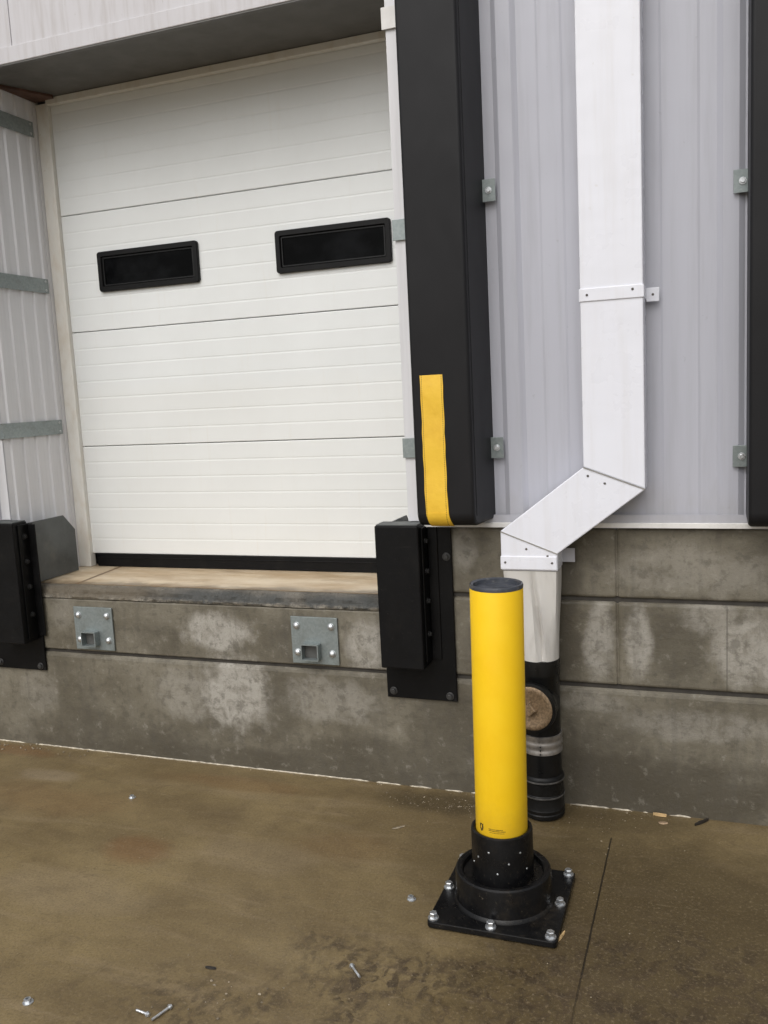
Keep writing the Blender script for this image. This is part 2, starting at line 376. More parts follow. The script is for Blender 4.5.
def sheet_x(bm, pts, z0, z1, th=0):
    """vertical sheet along x following (x,y) pts"""
    lo = [bm.verts.new((x, y, z0)) for x, y in pts]; hi = [bm.verts.new((x, y, z1)) for x, y in pts]
    for i in range(len(pts)-1): bm.faces.new((lo[i], lo[i+1], hi[i+1], hi[i]))
def rrect(cx, cz, w, h, r, n=5):
    o = []
    for sx, sz, a0 in ((1,1,0),(-1,1,90),(-1,-1,180),(1,-1,270)):
        for k in range(n+1):
            a = math.radians(a0+90*k/n); o.append((cx+sx*(w/2-r)+r*math.cos(a), cz+sz*(h/2-r)+r*math.sin(a)))
    return o
TOY = Matrix.Rotation(PI/2, 3, 'X')        # local +z -> world -y
TOX = Matrix.Rotation(PI/2, 3, 'Y')        # local +z -> world +x
def bolt_bm(bm, c, rw, rh, hh, mat=None, rot=0., wash=.25):
    lathe(bm, [(rw, 0), (rw, hh*wash), (rw*.94, hh*wash+.0006)], c, 20, mat)
    ring = lambda r, z: [((mat @ Vector((r*math.cos(a), r*math.sin(a), z))) if mat is not None else Vector((r*math.cos(a), r*math.sin(a), z)))+Vector(c)
                         for a in [rot+i*PI/3 for i in range(6)]]
    loft(bm, [ring(rh, hh*wash), ring(rh, hh*.92), ring(rh*.86, hh)])

# ---------------------------------------------------------------- ground
bm = nb()
g = 14
xs = [-60+120*i/g for i in range(g+1)]; ys = [-60+60.6*i/g for i in range(g+1)]
vv = [[bm.verts.new((x, y, 0)) for x in xs] for y in ys]
for j in range(g):
    for i in range(g): bm.faces.new((vv[j][i], vv[j][i+1], vv[j+1][i+1], vv[j+1][i]))
tag(link('ground', bm, M_ground), kind='structure')

# ---------------------------------------------------------------- building
XL, XR = -3.24, -1.172            # opening edges
YD = .46                          # door plane
ZS = 3.255                        # soffit height
ZF = .84                          # ledge floor
B = thing('warehouse_building', (0, 0, 0), 'grey metal clad warehouse wall over a damp concrete block base with a recessed loading bay', 'building')
bm = nb()
def block(x0, x1, z0, z1, y1=.4): box(bm, x0+.0004, x1-.0004, 0, y1, z0, z1)
for a, b_ in ((-9.5, -6.1), (-6.1, 2.4), (2.4, 6)): block(a, b_, -.1, .499)
link('lower_wall', bm, M_conc, B, bevel=.022, seg=3); bm = nb()
for a, b_ in ((-9.5, -6.6), (-6.6, -3.9), (-3.9, XL+.004)): block(a, b_, .514, .849); block(a+.1 if a > -9 else a, b_, .865, 1.14)
link('block_wall', bm, M_conc, B, bevel=.013, seg=3); bm = nb()
for a, b_ in ((XR, -.342), (-.342, 1.7), (1.7, 4)): block(a, b_, .514, .849)
for a, b_ in ((XR, -.342), (-.342, 1.35), (1.35, 4)): block(a, b_, .865, 1.14)
link('block_wall', bm, M_conc, B, bevel=.013, seg=3)
bm = nb(); box(bm, -9.5, XL, .013, .38, -.1, 1.13); box(bm, XR, 4, .013, .38, -.1, 1.13); box(bm, XL, XR, .013, .38, -.1, .76)
for xj, za, zb in ((-.342, .52, .843), (-.342, .872, 1.13)):
    bq = nb(); box(bq, xj-.0115, xj+.0115, .0078, .03, za, zb); link('joint_fill', bq, M_conc, B)
link('mortar_joint', bm, simple('dark joint', (.045, .04, .034), .8, .3, 12, .4, 60), B)
bm = nb(); box(bm, XL+.006, XR-.002, .001, .4, .514, .772); link('ledge_wall', bm, M_conc, B, bevel=.006)
# worn nosing
bm = nb(); N = 320; rings = []
for i in range(N+1):
    x = XL+.006+(XR-XL-.008)*i/N
    j = lambda s, a: a*(mnoise.noise(Vector((x*s, a*100, 3.1)))+.5*mnoise.noise(Vector((x*s*4, a*70, 1.1))))
    rings.append([(x, .3, .7735), (x, .004, .7735), (x, -.001+j(6, .004)+j(40, .003), .778+j(9, .003)), (x, -.002+j(30, .006), .787+j(22, .004)), (x, .010+j(5, .006)+j(33, .003), .798+j(17, .004)), (x, .012+j(5, .005), .815+j(5, .004)), (x, .026+j(7, .010), .832+j(4, .004)), (x, .052+j(6, .012), ZF-.002), (x, .3, ZF-.006)])
loft(bm, rings); link('ledge_nosing', bm, M_nose, B, smooth=True)
bm = nb(); box(bm, XL, XR, .048, 1.2, ZF-.02, ZF); link('dock_floor', bm, M_ledge, B)
# right cladding with ribs
prof = []
def rib(xc, w, d, s=.012): prof.extend([(xc-w/2-s, 0), (xc-w/2, -d), (xc+w/2, -d), (xc+w/2+s, 0)])
x = -.72-.785*2; cl = []
def clad_profile(xa, xb):
    global prof
    prof = []; k = math.floor((xa+.72)/.785)
    for i in range(k-1, k+20):
        x0 = -.72+.785*i
        rib(x0, .052, .013, .020); rib(x0+.165, .080, .0022, .008); rib(x0+.62-.005, .120, .0022, .008)
    pts = [(xa, -.006)]+[(a, b_-.006) for a, b_ in prof if xa < a < xb]+[(xb, -.006)]
    return pts
bm = nb(); sheet_x(bm, clad_profile(-1.12, 4), 1.166, 6.5); link('wall_cladding', bm, M_clad, B)
bm = nb(); sheet_x(bm, clad_profile(-9.5, XL-.05), 1.166, 6.5); link('wall_cladding', bm, M_clad, B)
bm = nb(); box(bm, -1.12, 4, -.0285, -.0255, 1.166, 1.196); link('closure_strip', bm, M_clad, B)
bm = nb()
for a, b_ in ((XR, 4), (-9.5, XL)):
    prism(bm, [(0.02, 1.166), (-.030, 1.1655), (-.034, 1.163), (-.034, 1.146), (-.030, 1.146), (-.030, 1.160), (.02, 1.160)], 0, a, b_)
link('base_flashing', bm, M_trim, B)
# corner trims (flat strips beside the opening)
bm = nb(); box(bm, XR, -1.115, -.024, 0, 1.168, ZS+.0); link('corner_trim', bm, M_return, B, bevel=.002)
bm = nb(); box(bm, XR, XR+.003, 0, YD, ZF, ZS); link('return_wall', bm, M_return, B)
bm = nb(); box(bm, XL-.055, XL-.002, -.024, 0, 1.168, ZS); link('corner_trim', bm, M_return, B, bevel=.002)
# left return : narrow ribs
bm = nb(); pts = [(-.022, 0)]
for i in range(5):
    y0 = .015+.088*i; pts += [(y0, 0), (y0+.007, .009), (y0+.022, .009), (y0+.029, 0)]
pts.append((YD-.04, 0))
lo = [bm.verts.new((XL+.004+d, y, .985)) for y, d in pts]; hi = [bm.verts.new((XL+.004+d*1, y, ZS-.002)) for y, d in pts]
for i in range(len(pts)-1): bm.faces.new((lo[i], hi[i], hi[i+1], lo[i+1]))
link('return_cladding', bm, M_return, B)
bm = nb(); box(bm, XL-.03, XL, 0, YD, ZF, ZS); link('return_wall', bm, M_trim, B)
bm = nb(); box(bm, XL+.001, XL+.007, YD-.045, YD-.004, ZF+.002, ZS-.003); link('corner_angle', bm, M_return, B)
# rusty wet corner under the soffit
bm = nb(); prism(bm, [(XL+.014, .12), (XL+.15, .40), (XL+.13, .43), (XL+.014, .43)], 2, ZS-.012, ZS-.001); link('rust_patch', bm, M_rust, B)
# fascia and soffit
bm = nb(); box(bm, XL-.6, -1.10, -.030, -.004, ZS-.004, ZS+.066); link('fascia_edge_trim', bm, M_fascia, B, bevel=.003)
bm = nb(); box(bm, -2.945, -1.10, -.022, -.003, ZS+.067, 6.5); box(bm, XL-.6, -2.9485, -.022, -.003, ZS+.067, 6.5); link('fascia_panel', bm, M_fascia, B, bevel=.002)
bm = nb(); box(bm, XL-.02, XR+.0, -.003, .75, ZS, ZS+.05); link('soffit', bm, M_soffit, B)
bm = nb(); box(bm, XL+.05, XR-.01, -.026, .0, ZS-.010, ZS-.0045); link('drip_edge', bm, simple('dark drip edge', (.14,.14,.135), .5), B)
# jamb and head trims
bm = nb(); box(bm, XL+.008, XL+.082, YD-.025, YD+.02, ZF+.001, ZS-.02); link('door_jamb', bm, M_jamb, B, bevel=.003)
bm = nb(); box(bm, XL+.084, XR-.002, YD-.040, YD-.004, ZS-.034, ZS-.002); link('door_head_trim', bm, M_jamb, B, bevel=.002)
bm = nb(); box(bm, XL-.1, XR+.1, YD+.06, YD+.1, ZF-.1, ZS+.2); link('interior_backing', bm, M_hole, B)
# sealant bead along the wall foot
for xa, xb in ((-5.2, -3.32), (-3.26, -1.42), (-1.385, -1.27), (-1.23, -1.13), (-1.07, -.99), (-.955, -.90), (-.87, -.72), (-.54, -.385), (-.375, -.30), (-.255, -.235), (-.155, -.075)):
    bm = nb(); rr = []; n = max(3, int((xb-xa)/.012))
    for i in range(n+1):
        x = xa+(xb-xa)*i/n; e = .25 if i in (0, n) else 1
        w = e*(.0040+.004*mnoise.noise(Vector((x*23, 2, 0)))+.003*mnoise.noise(Vector((x*90, 5, 0)))); h = e*(.0045+.004*mnoise.noise(Vector((x*31, 7, 0))))
        rr.append([(x, .001, 0), (x, -w, 0), (x, -w*.8, h*.5), (x, -.001, h)])
    loft(bm, rr); link('sealant_bead', bm, M_caulk, B)

# ---------------------------------------------------------------- overhead door
D = thing('overhead_door', (-2.2, YD, ZF), 'closed off white sectional loading door with two small dark windows', 'door')
zs = [.912, 1.4905, 2.0885, 2.681, 3.27]
x0, x1 = XL+.083, XR+.02
wins = [(-2.652, 2.380, .592, .200), (-1.643, 2.378, .580, .196)]
for k in range(4):
    a, b_ = zs[k]+(.0018 if k else 0), zs[k+1]-.0018
    pr = [(YD+.04, a), (YD+.003, a), (YD, a+.003)]
    n = 7; st = (b_-a)/n
    for i in range(1, n):
        z = a+st*i
        pr += [(YD, z-.008), (YD+.0008, z-.003), (YD+.0008, z+.001), (YD, z+.004)]
    pr += [(YD, b_-.004), (YD+.003, b_), (YD+.04, b_)]
    bm = nb(); prism(bm, pr, 0, x0, x1)
    link('door_panel', bm, M_door, D)
bm = nb(); box(bm, x0+.03, x1, YD-.006, YD+.035, ZF+.003, .911); box(bm, x0+.03, x1, YD-.009, YD-.0055, .888, .894); link('bottom_seal', bm, M_black, D, bevel=.003)
for i, (cx, cz, w, h) in enumerate(wins):
    bm = nb()
    rings = []
    for (dw, y, rr) in ((0, YD+.004, .016), (0, YD-.014, .016), (-.006, YD-.018, .013), (-.048, YD-.018, .008), (-.058, YD-.004, .004), (-.058, YD+.002, .004)):
        rings.append([(u, y, v) for u, v in rrect(cx, cz, w+dw, h+dw, rr)])
    loft(bm, rings, cap=False)
    f = link('window', bm, M_frame, D, smooth=False)
    bm = nb(); prism(bm, rrect(cx, cz, w-.056, h-.056, .005), 1, YD-.0035, YD-.001); link('pane', bm, M_glass, f)
    bm = nb(); loft(bm, [[(u, y, v) for u, v in rrect(cx, cz, w-.058-d, h-.058-d, .004)] for d, y in ((0, YD-.0037), (.001, YD-.009), (.012, YD-.009), (.013, YD-.0037))], cap=False)
    link('glazing_gasket', bm, M_gasket, f)

# ---------------------------------------------------------------- galvanised straps on the left return
for (z0, z1, lab) in ((3.066, 3.140, 'grey metal strap across the ribbed left side wall, the topmost one just under the soffit'),
                      (2.292, 2.364, 'grey metal strap across the ribbed left side wall, middle one level with the door windows'),
                      (1.566, 1.640, 'grey metal strap across the ribbed left side wall, lowest one above the left bumper')):
    T = thing('mounting_strap', (XL+.013, .2, (z0+z1)/2), lab, 'strap', 'straps across the left side wall')
    bm = nb(); X = XL+.014
    prism(bm, [(X, .392), (X+.004, .392), (X+.004, -.032), (X-.12, -.032), (X-.12, -.028), (X, -.028)], 2, z0, z1)
    link('strap_band', bm, M_zinc, T)
    for zz in (z0+.014, z1-.014):
        bm = nb(); bolt_bm(bm, (X+.004, .372, zz), .006, .004, .004, TOX); link('screw', bm, M_bolt, T)

# ---------------------------------------------------------------- seal pads
def pad_profile(dep, z0, z1, r=.055, n=7):
    p = [(.02, z1), (.02, z0+.012), (-.03, z0)]
    for k in range(n+1):
        a = math.radians(270-90*k/n); p.append((-dep+r+r*math.cos(a), z0+r+r*math.sin(a)))
    p.append((-dep, z1)); return p
def seal_pad(xa, xb, side, label, dep=.25, z0=1.18, z1=4.4, taper=.027):
    T = thing('seal_pad', ((xa+xb)/2, 0, z0), label, 'dock seal', 'black dock seal pads on the wall')
    bm = nb(); pr = pad_profile(dep, z0, z1)
    rings = []
    for t in (0, 1):
        ring = []
        for y, z in pr:
            xx = xa if t == 0 else xb
            k = max(0, min(1, -y/dep))
            if t == 1 and taper: xx -= taper*k
            ring.append((xx, y, z))
        rings.append(ring)
    loft(bm, rings)
    link('pad_cover', bm, M_vinyl, T, bevel=.012, seg=3, smooth=True)
    # sewn edge welt
    bm = nb(); yw = -dep+.03
    xx = (xb-taper*.85)
    box(bm, xx-.004, xx+.0012, yw-.003, yw+.003, z0+.04, z1-.01); link('seam_welt', bm, M_vinyl, T, bevel=.0015)
    return T
RP = seal_pad(-1.059, -.806, 1, 'tall black vinyl dock seal pad with a yellow strip, right beside the white door')
FP = seal_pad(.118, .37, 1, 'tall black vinyl dock seal pad right of the downspout, cut off by the photo edge', taper=0)
LP = seal_pad(-3.60, -3.345, 1, 'tall black vinyl dock seal pad on the far side of the left strapped return', taper=0)
# yellow guide strip
bm = nb(); rings = []
path = [(-.2505, 1.754)]
for i in range(1, 13): path.append((-.2525-.002*math.sin(i*1.3), 1.754-(1.754-1.235)*i/12))
for k in range(0, 8):
    a = math.radians(180+72*k/7); path.append((-.25+.055+.059*math.cos(a), 1.18+.055+.059*math.sin(a)))
xc = lambda z: (-1.022-.0+.010*max(0, (1.30-z)/.13)**1.5, -.934+.012*max(0, (1.30-z)/.13)**1.5)
for y, z in path:
    a, b_ = xc(z); w = .0012*math.sin(z*60)
    rings.append([(a+w, y, z), (b_+w, y, z), (b_+w, y+.004, z+.001), (a+w, y+.004, z+.001)])
loft(bm, rings); link('guide_strip', bm, M_yv, RP, smooth=True)
def clip(T, x0, x1, z0, z1, mat, bolt=True, y=-.030, wrap=None):
    bm = nb()
    if wrap is None: box(bm, x0, x1, y-.004, y, z0, z1)
    elif wrap == 'r': prism(bm, [(x0, y-.004), (x1, y-.004), (x1, y), (x0+.0, y)], 2, z0, z1); box(bm, x0-.001, x0+.004, y-.03, y-.0045, z0+.0, z1)
    o = link('mounting_clip', bm, mat, T, bevel=.001)
    if bolt:
        bm = nb(); bolt_bm(bm, ((x0+x1)/2+.004, y-.004, (z0+z1)/2), .013, .009, .010, TOY, .3); link('clip_bolt', bm, M_bolt, o)
    return o
for z in (2.433, 1.462): clip(RP, -.822, -.762, z-.041, z+.041, M_galv, wrap='r')
for z in (2.328, 1.470): clip(RP, XR-.006, -1.07, z-.040, z+.040, M_zinc, bolt=False)
clip(RP, XR-.012, -1.066, 3.072, 3.152, M_trim, bolt=False)
for z in (2.357, 1.409): clip(FP, .072, .124, z-.039, z+.039, M_galv)

# ---------------------------------------------------------------- dock bumpers
def bumper(px0, px1, bx0, bx1, sidex, label, sgn):
    """plate px0..px1, rubber pad bx0..bx1; bolts on the flank facing +x"""
    T = thing('dock_bumper', ((px0+px1)/2, 0, .40), label, 'bumper', 'black loading dock bumpers')
    bm = nb(); box(bm, px0, px1, -.014, -.002, .402, 1.150); link('back_plate', bm, M_bsteel, T, bevel=.003)
    bm = nb(); box(bm, bx0, bx1, -.115, -.015, .563, 1.162); link('rubber_pad', bm, M_black, T, bevel=.006, seg=2)
    bm = nb(); box(bm, bx0+.006, bx1-.006, -.108, -.018, 1.1625, 1.166); link('top_cap', bm, M_grey, T)  # added grey slab: paints in the light caught by the wet bumper top
    # flank angle with bolts
    bm = nb(); box(bm, bx1+.001, bx1+.008, -.085, -.0145, .585, 1.150); box(bm, bx1+.009, bx1+.050, -.021, -.0145, .585, 1.146)
    a = link('flank_angle', bm, M_bsteel, T, bevel=.002)
    for z in (.70, .84, .965, 1.09):
        bm = nb(); bolt_bm(bm, (bx1+.008, -.050, z), .014, .010, .012, TOX); link('bolt', bm, simple('black painted bolt', (.018,.018,.018), .4, spec=.25), a)
    for x, z in ((px0+.030, .432), (px1-.030, .425), (px1-.022, 1.02), (px0+.03, 1.02)):
        if bx0-.02 < x < bx1+.02 and z > .56: continue
        bm = nb(); bolt_bm(bm, (x, -.014, z), .017, .011, .013, TOY, x*9); link('plate_bolt', bm, simple('dark steel bolt', (.06,.06,.06), .35, metal=.5), T)
    if sgn > 0: poly = [(.0, ZF+.004), (0, 1.150), (.255, 1.150), (.335, 1.065), (.335, ZF+.004)]
    else: poly = [(.0, ZF+.004), (0, 1.15), (.27, 1.15), (.33, 1.09), (.33, ZF+.004)]
    bm = nb(); prism(bm, poly, 0, sidex, sidex+.008); link('side_plate', bm, M_grey, T, bevel=.002)
    return T
bumper(-3.44, -3.128, -3.345, -3.152, -3.165, 'black dock bumper at the left end of the ledge, grey side plate behind it', 1)
bumper(-1.306, -.996, -1.290, -1.103, -1.286, 'black dock bumper under the seal pad at the right end of the ledge', -1)

# ---------------------------------------------------------------- strap holder plates
M_conc_hole = simple('grey socket back', (.10, .10, .095), .7, .3)
def holder(cx, cz, label):
    T = thing('receiver_plate', (cx, 0, cz-.107), label, 'metal bracket', 'galvanised receiver plates on the ledge face')
    bm = nb(); box(bm, cx-.112, cx+.112, -.010, -.001, cz-.106, cz+.106); link('plate', bm, M_galv, T, bevel=.0015)
    w, h, t, y = .049, .044, .005, -.046
    bx, bz = cx-.012, cz-.046
    bm = nb()
    o = [(bx-w, bz-h), (bx+w, bz-h), (bx+w, bz+h), (bx-w, bz+h)]; i_ = [(bx-w+t, bz-h+t), (bx+w-t, bz-h+t), (bx+w-t, bz+h-t), (bx-w+t, bz+h-t)]
    o = rrect(bx, bz, 2*w*.85, 2*h*.85, .006, 3); i_ = rrect(bx, bz, 2*w*.85-2*t, 2*h*.85-2*t, .003, 3)
    loft(bm, [[(u, -.0105, v) for u, v in o], [(u, y, v) for u, v in o], [(u, y, v) for u, v in i_], [(u, -.0105, v) for u, v in i_]], cap=False)
    link('socket', bm, M_galv, T)
    bm = nb(); prism(bm, rrect(bx, bz, 2*w*.85-2*t-.001, 2*h*.85-2*t-.001, .003, 3), 1, -.0128, -.0105); link('socket_back', bm, M_conc_hole, T)
    for sx in (-1, 1):
        for sz in (-1, 1):
            bm = nb(); lathe(bm, [(.016, 0), (.016, .003), (.0145, .0035), (.013, .010), (.007, .0145), (.001, .0155)], (cx+sx*.083, -.010, cz+(.066 if sz > 0 else -.055)), 16, TOY)
            link('bolt', bm, M_bolt, T, smooth=True)
holder(-2.816, .632, 'left galvanised socket plate on the ledge face, nearer the left bumper')
holder(-1.638, .632, 'right galvanised socket plate on the ledge face, nearer the right bumper')

# ---------------------------------------------------------------- downspout
T = thing('downspout', (-.64, -.09, 0), 'white rectangular downspout jogging left into a black drain pipe behind the yellow bollard', 'downspout')
yf, yb = -.150, -.030
xl, xr = -.441, -.2235
def tube(bm, poly): prism(bm, poly, 1, yf, yb)
bm = nb(); tube(bm, [(xl, 1.391), (xr, 1.308), (xr, 6.4), (xl, 6.4)]); link('upper_pipe', bm, M_spout, T, bevel=.004, seg=2)
bm = nb(); prism(bm, [(xl-.001, 1.3895), (xr+.001, 1.3065), (-.543, 1.0645), (-.5435, .998), (-.7585, .998), (-.7585, 1.150)], 1, yf-.002, yb)
lo_ = link('elbow', bm, M_spout, T, bevel=.004, seg=2)
def seam(p, q, w=.0022):
    p = Vector(p); q = Vector(q); d = (q-p).normalized(); nrm = Vector((-d.z, 0, d.x))*w
    bm = nb(); prism(bm, [((p+nrm).x, (p+nrm).z), ((q+nrm).x, (q+nrm).z), ((q-nrm).x, (q-nrm).z), ((p-nrm).x, (p-nrm).z)], 1, yf-.004, yf-.0015)
    link('lap_seam', bm, M_seam, T)
M_seam = simple('grey lap seam', (.30, .29, .27), .5)
seam((xl, 0, 1.3895), (xr, 0, 1.3065)); seam((-.7585, 0, 1.149), (-.5435, 0, 1.0645))
bm = nb(); rr = [(-.7605, yf-.006), (-.5405, yf-.006), (-.5405, yb), (-.7605, yb)]
box(bm, -.7605, -.546, yf-.0055, yb, 1.003, 1.054); link('elbow_band', bm, M_spout, T, bevel=.002)
# wall bracket collar
bm = nb(); box(bm, xl-.003, xr+.003, yf-.0045, yb, 1.984, 2.028); box(bm, xr+.003, xr+.048, -.036, -.031, 1.975, 2.024); box(bm, xl-.015, xl-.003, -.036, -.031, 1.955, 2.01)
br = link('wall_bracket', bm, M_spout, T, bevel=.0015)
bm = nb(); box(bm, -.56, -.495, -.036, -.031, 1.012, 1.066); link('lower_bracket', bm, M_clad, T, bevel=.001)  # darker cladding grey on this tab stands in for shade
for (x, z, y) in ((xl+.025, 2.006, yf-.0045), (xr-.035, 2.014, yf-.0045), (xr+.026, 2.000, -.036), (-.742, 1.030, yf-.0055), (-.563, 1.030, yf-.0055),
                  (-.425, 1.358, yf-.002), (-.365, 1.330, yf-.002), (-.66, 1.082, yf-.002), (-.58, 1.056, yf-.002)):
    bm = nb(); lathe(bm, [(.0045, 0), (.0045, .0015), (.0025, .003)], (x, y, z), 10, TOY); link('rivet', bm, simple('dark rivet', (.12,.11,.10), .4, metal=.5), T)
# boot: rectangle to round
px_, py_ = -.630, -.101; R = .0755
bm = nb(); rings = []; n = 48
for t in [0, .03, .2, .4, .6, .8, .93, 1.0]:
    z = .996-(.996-.640)*t; ring = []
    for i in range(n):
        a = 2*PI*i/n; c, s = math.cos(a), math.sin(a)
        w, h = .1055, .058; k = min(w/abs(c) if abs(c) > 1e-6 else 9, h/abs(s) if abs(s) > 1e-6 else 9)
        q = Vector((-.6505+c*k, -.0905+s*k, 0)); cc = Vector((px_+c*R, py_+s*R, 0))
        e = t*t*(3-2*t); v = q.lerp(cc, e)
        crease = .036*math.sin(PI*min(1, t*.9))*math.exp(-((math.degrees(a) % 360-278-10*t)/9)**2)-.010*math.sin(PI*t)*math.exp(-((math.degrees(a) % 360-298)/9)**2)+.009*math.sin(PI*t)*math.exp(-((math.degrees(a) % 360-255)/14)**2)
        v.y += crease
        ring.append((v.x, v.y, z))
    rings.append(ring)
loft(bm, rings); link('transition_boot', bm, M_boot, T, smooth=True)
bm = nb(); lathe(bm, [(.068, 0), (.072, .0), (.0745, .02), (.0745, .10), (.0745, .165), (.0745, .36), (.075, .575), (.0775, .58), (.0785, .59), (.0785, .635), (.077, .645), (.072, .646)], (px_, py_, 0), 48)
P = link('drain_pipe', bm, M_pipe, T, smooth=True)
bm = nb(); lathe(bm, [(.076, .006), (.083, .008), (.084, .022), (.0815, .026), (.084, .04), (.0815, .045), (.0815, .088), (.084, .090), (.084, .10), (.0815, .103), (.0815, .150), (.084, .153), (.084, .166), (.080, .175), (.076, .178)], (px_, py_, 0), 48)
link('lower_coupling', bm, M_pipe, P, smooth=True)
for z in (.094, .158):
    bm = nb(); lathe(bm, [(.0835, z-.003), (.0852, z-.002), (.0852, z+.003), (.0835, z+.004)], (px_, py_, 0), 48, cap=False); link('clamp_ring', bm, M_ring, P, smooth=True)
bm = nb(); lathe(bm, [(.0755, .270), (.0800, .271), (.0800, .285), (.0788, .287), (.0788, .299), (.0800, .301), (.0800, .315), (.0788, .317), (.0788, .328), (.0800, .330), (.0800, .345), (.0755, .346)], (px_, py_, 0), 48, cap=False)
cb = link('band_clamp', bm, M_clamp, P, smooth=True)
for z in (.278, .293, .308):
    bm = nb(); c = Vector((px_, py_, z))+Matrix.Rotation(math.radians(-84), 3, 'Z') @ Vector((.0800, 0, 0)); lathe(bm, [(.003, 0), (.003, .003), (.001, .004)], c, 8, TOY); link('clamp_screw', bm, M_frame, cb)
# clean-out tee with bronze plug, turned a little to the left
Mt = Matrix.Rotation(math.radians(-9), 3, 'Z') @ TOY; tc = Vector((px_, py_, .474))
bm = nb(); lathe(bm, [(.079, .0), (.082, .04), (.090, .085), (.097, .092), (.097, .112), (.088, .114)], tc, 40, Mt); link('cleanout_tee', bm, M_pipe, P, smooth=True)
bm = nb(); lathe(bm, [(.086, .110), (.086, .1175), (.083, .120), (.070, .1215), (.066, .1195), (.001, .1195)], tc, 40, Mt); pg = link('cleanout_plug', bm, M_brass, P, smooth=True)
bm = nb()
sq = lambda s, z: [tc+Mt @ Vector((s*math.cos(PI/4*(2*i+1)+.75), s*math.sin(PI/4*(2*i+1)+.75), z)) for i in range(4)]
loft(bm, [sq(.030, .119), sq(.028, .137), sq(.024, .140)]); link('plug_nut', bm, M_brass, P)

# ---------------------------------------------------------------- bollard
BX, BY = -.6465, -.758
T = thing('bollard', (BX, BY, 0), 'bright yellow upright bollard on a black bolted base, standing on the wet slab', 'bollard')
bm = nb(); prism(bm, rrect(BX, BY+.0, .412, .412, .014, 4), 2, .004, .024); pl = link('base_plate', bm, M_base, T, bevel=.0025)
bm = nb(); lathe(bm, [(.150, .0), (.166, .0245), (.164, .030), (.159, .036), (.157, .120), (.1555, .127), (.150, .131), (.138, .131), (.133, .127), (.130, .112), (.10, .106)], (BX, BY, 0), 64)
link('base_housing', bm, M_base, T, smooth=True)
bm = nb(); lathe(bm, [(.092, .05), (.1005, .06), (.1005, .262), (.099, .271), (.094, .274), (.0875, .272), (.0865, .25), (.08, .25)], (BX, BY, 0), 56)
co = link('collar', bm, M_base, T, smooth=True)
for i, (dx, z) in enumerate(((-.044, .225), (-.078, .197), (.056, .223), (.019, .191), (-.018, .157), (-.093, .168), (.076, .16))):
    th = math.radians(-76.5)+math.asin(dx/.1005); c = Vector((BX+.1003*math.cos(th), BY+.1003*math.sin(th), z))
    m = Matrix.Rotation(th, 3, 'Z') @ TOX
    bm = nb(); lathe(bm, [(.0036, 0), (.0034, .0015), (.002, .0022)], c, 10, m); link('collar_screw', bm, M_bolt, co)
lean = Matrix.Translation((BX, BY, .26)) @ Matrix.Rotation(.011, 4, 'Y') @ Matrix.Translation((-BX, -BY, -.26))
r = .0843
bm = nb(); lathe(bm, [(.06, .262), (r-.001, .262), (r, .265), (r, 1.072), (r-.001, 1.075), (.078, 1.0755), (.077, 1.03)], (BX, BY, 0), 64); bmesh.ops.transform(bm, matrix=lean, verts=bm.verts)
sl = link('yellow_sleeve', bm, M_yel, T, smooth=True)
bm = nb(); lathe(bm, [(.079, 1.070), (.0845, 1.073), (.0848, 1.081), (.083, 1.086), (.079, 1.0865), (.0735, 1.083), (.071, 1.048), (.066, 1.038), (.03, 1.040), (.001, 1.042)], (BX, BY, 0), 56)
for k in (20, 140, 260):
    a = math.radians(k); d = Vector((math.cos(a), math.sin(a), 0)); e = Vector((-d.y, d.x, 0)); c = Vector((BX, BY, 0))
    loft(bm, [[c+d*.004+e*s+Vector((0, 0, z)) for s, z in ((-.003, 1.04), (.003, 1.04), (.003, 1.070), (-.003, 1.070))], [c+d*.072+e*s+Vector((0, 0, z)) for s, z in ((-.003, 1.04), (.003, 1.04), (.003, 1.070), (-.003, 1.070))]])
bmesh.ops.transform(bm, matrix=lean, verts=bm.verts)
link('top_cap', bm, M_cap, T, smooth=True)
# printed mark and two fine lines of print at the foot of the sleeve
def cp(th, z, rr=r+.0007): return lean @ Vector((BX+rr*math.cos(th), BY+rr*math.sin(th), z))
bm = nb(); th0 = math.radians(-126); s = 1/r
shield = [(-.0075, .013), (-.003, .011), (0, .0135), (.003, .011), (.0075, .013), (.0075, -.002), (.005, -.009), (0, -.0145), (-.005, -.009), (-.0075, -.002)]
f = bm.faces.new([bm.verts.new(cp(th0+u*s, .295+v)) for u, v in shield]); link('shield_mark', bm, M_dkprint, sl)
bm = nb(); fl = [(-.001, .008), (.0035, .009), (.001, .002), (.004, .002), (-.0015, -.009), (0, -.001), (-.003, -.001)]
bm.faces.new([bm.verts.new(cp(th0+u*s, .295+v, r+.0014)) for u, v in fl]); link('shield_flash', bm, M_yel, sl)
bm = nb()
for row, (z, l0, l1, h) in enumerate(((.2975, -106, -76, .0022), (.2925, -106, -70, .0022), (.2865, -104, -72, .0016))):
    t = l0
    while t < l1:
        w = random.uniform(.7, 2.4)
        bm.faces.new([bm.verts.new(cp(math.radians(q), z+dz)) for q, dz in ((t, 0), (t+w, 0), (t+w, h), (t, h))]); t += w+random.uniform(.4, .9)
link('fine_print', bm, M_dkprint, sl)
for dx in (-1, 0, 1):
    for dy in (-1, 0, 1):
        if dx == dy == 0: continue
        bm = nb(); bolt_bm(bm, (BX+dx*.187-.002, BY+dy*.183, .0242), .0175, .0128, .021, None, random.uniform(0, 1), .22)
        link('anchor_bolt', bm, M_bolt, T)

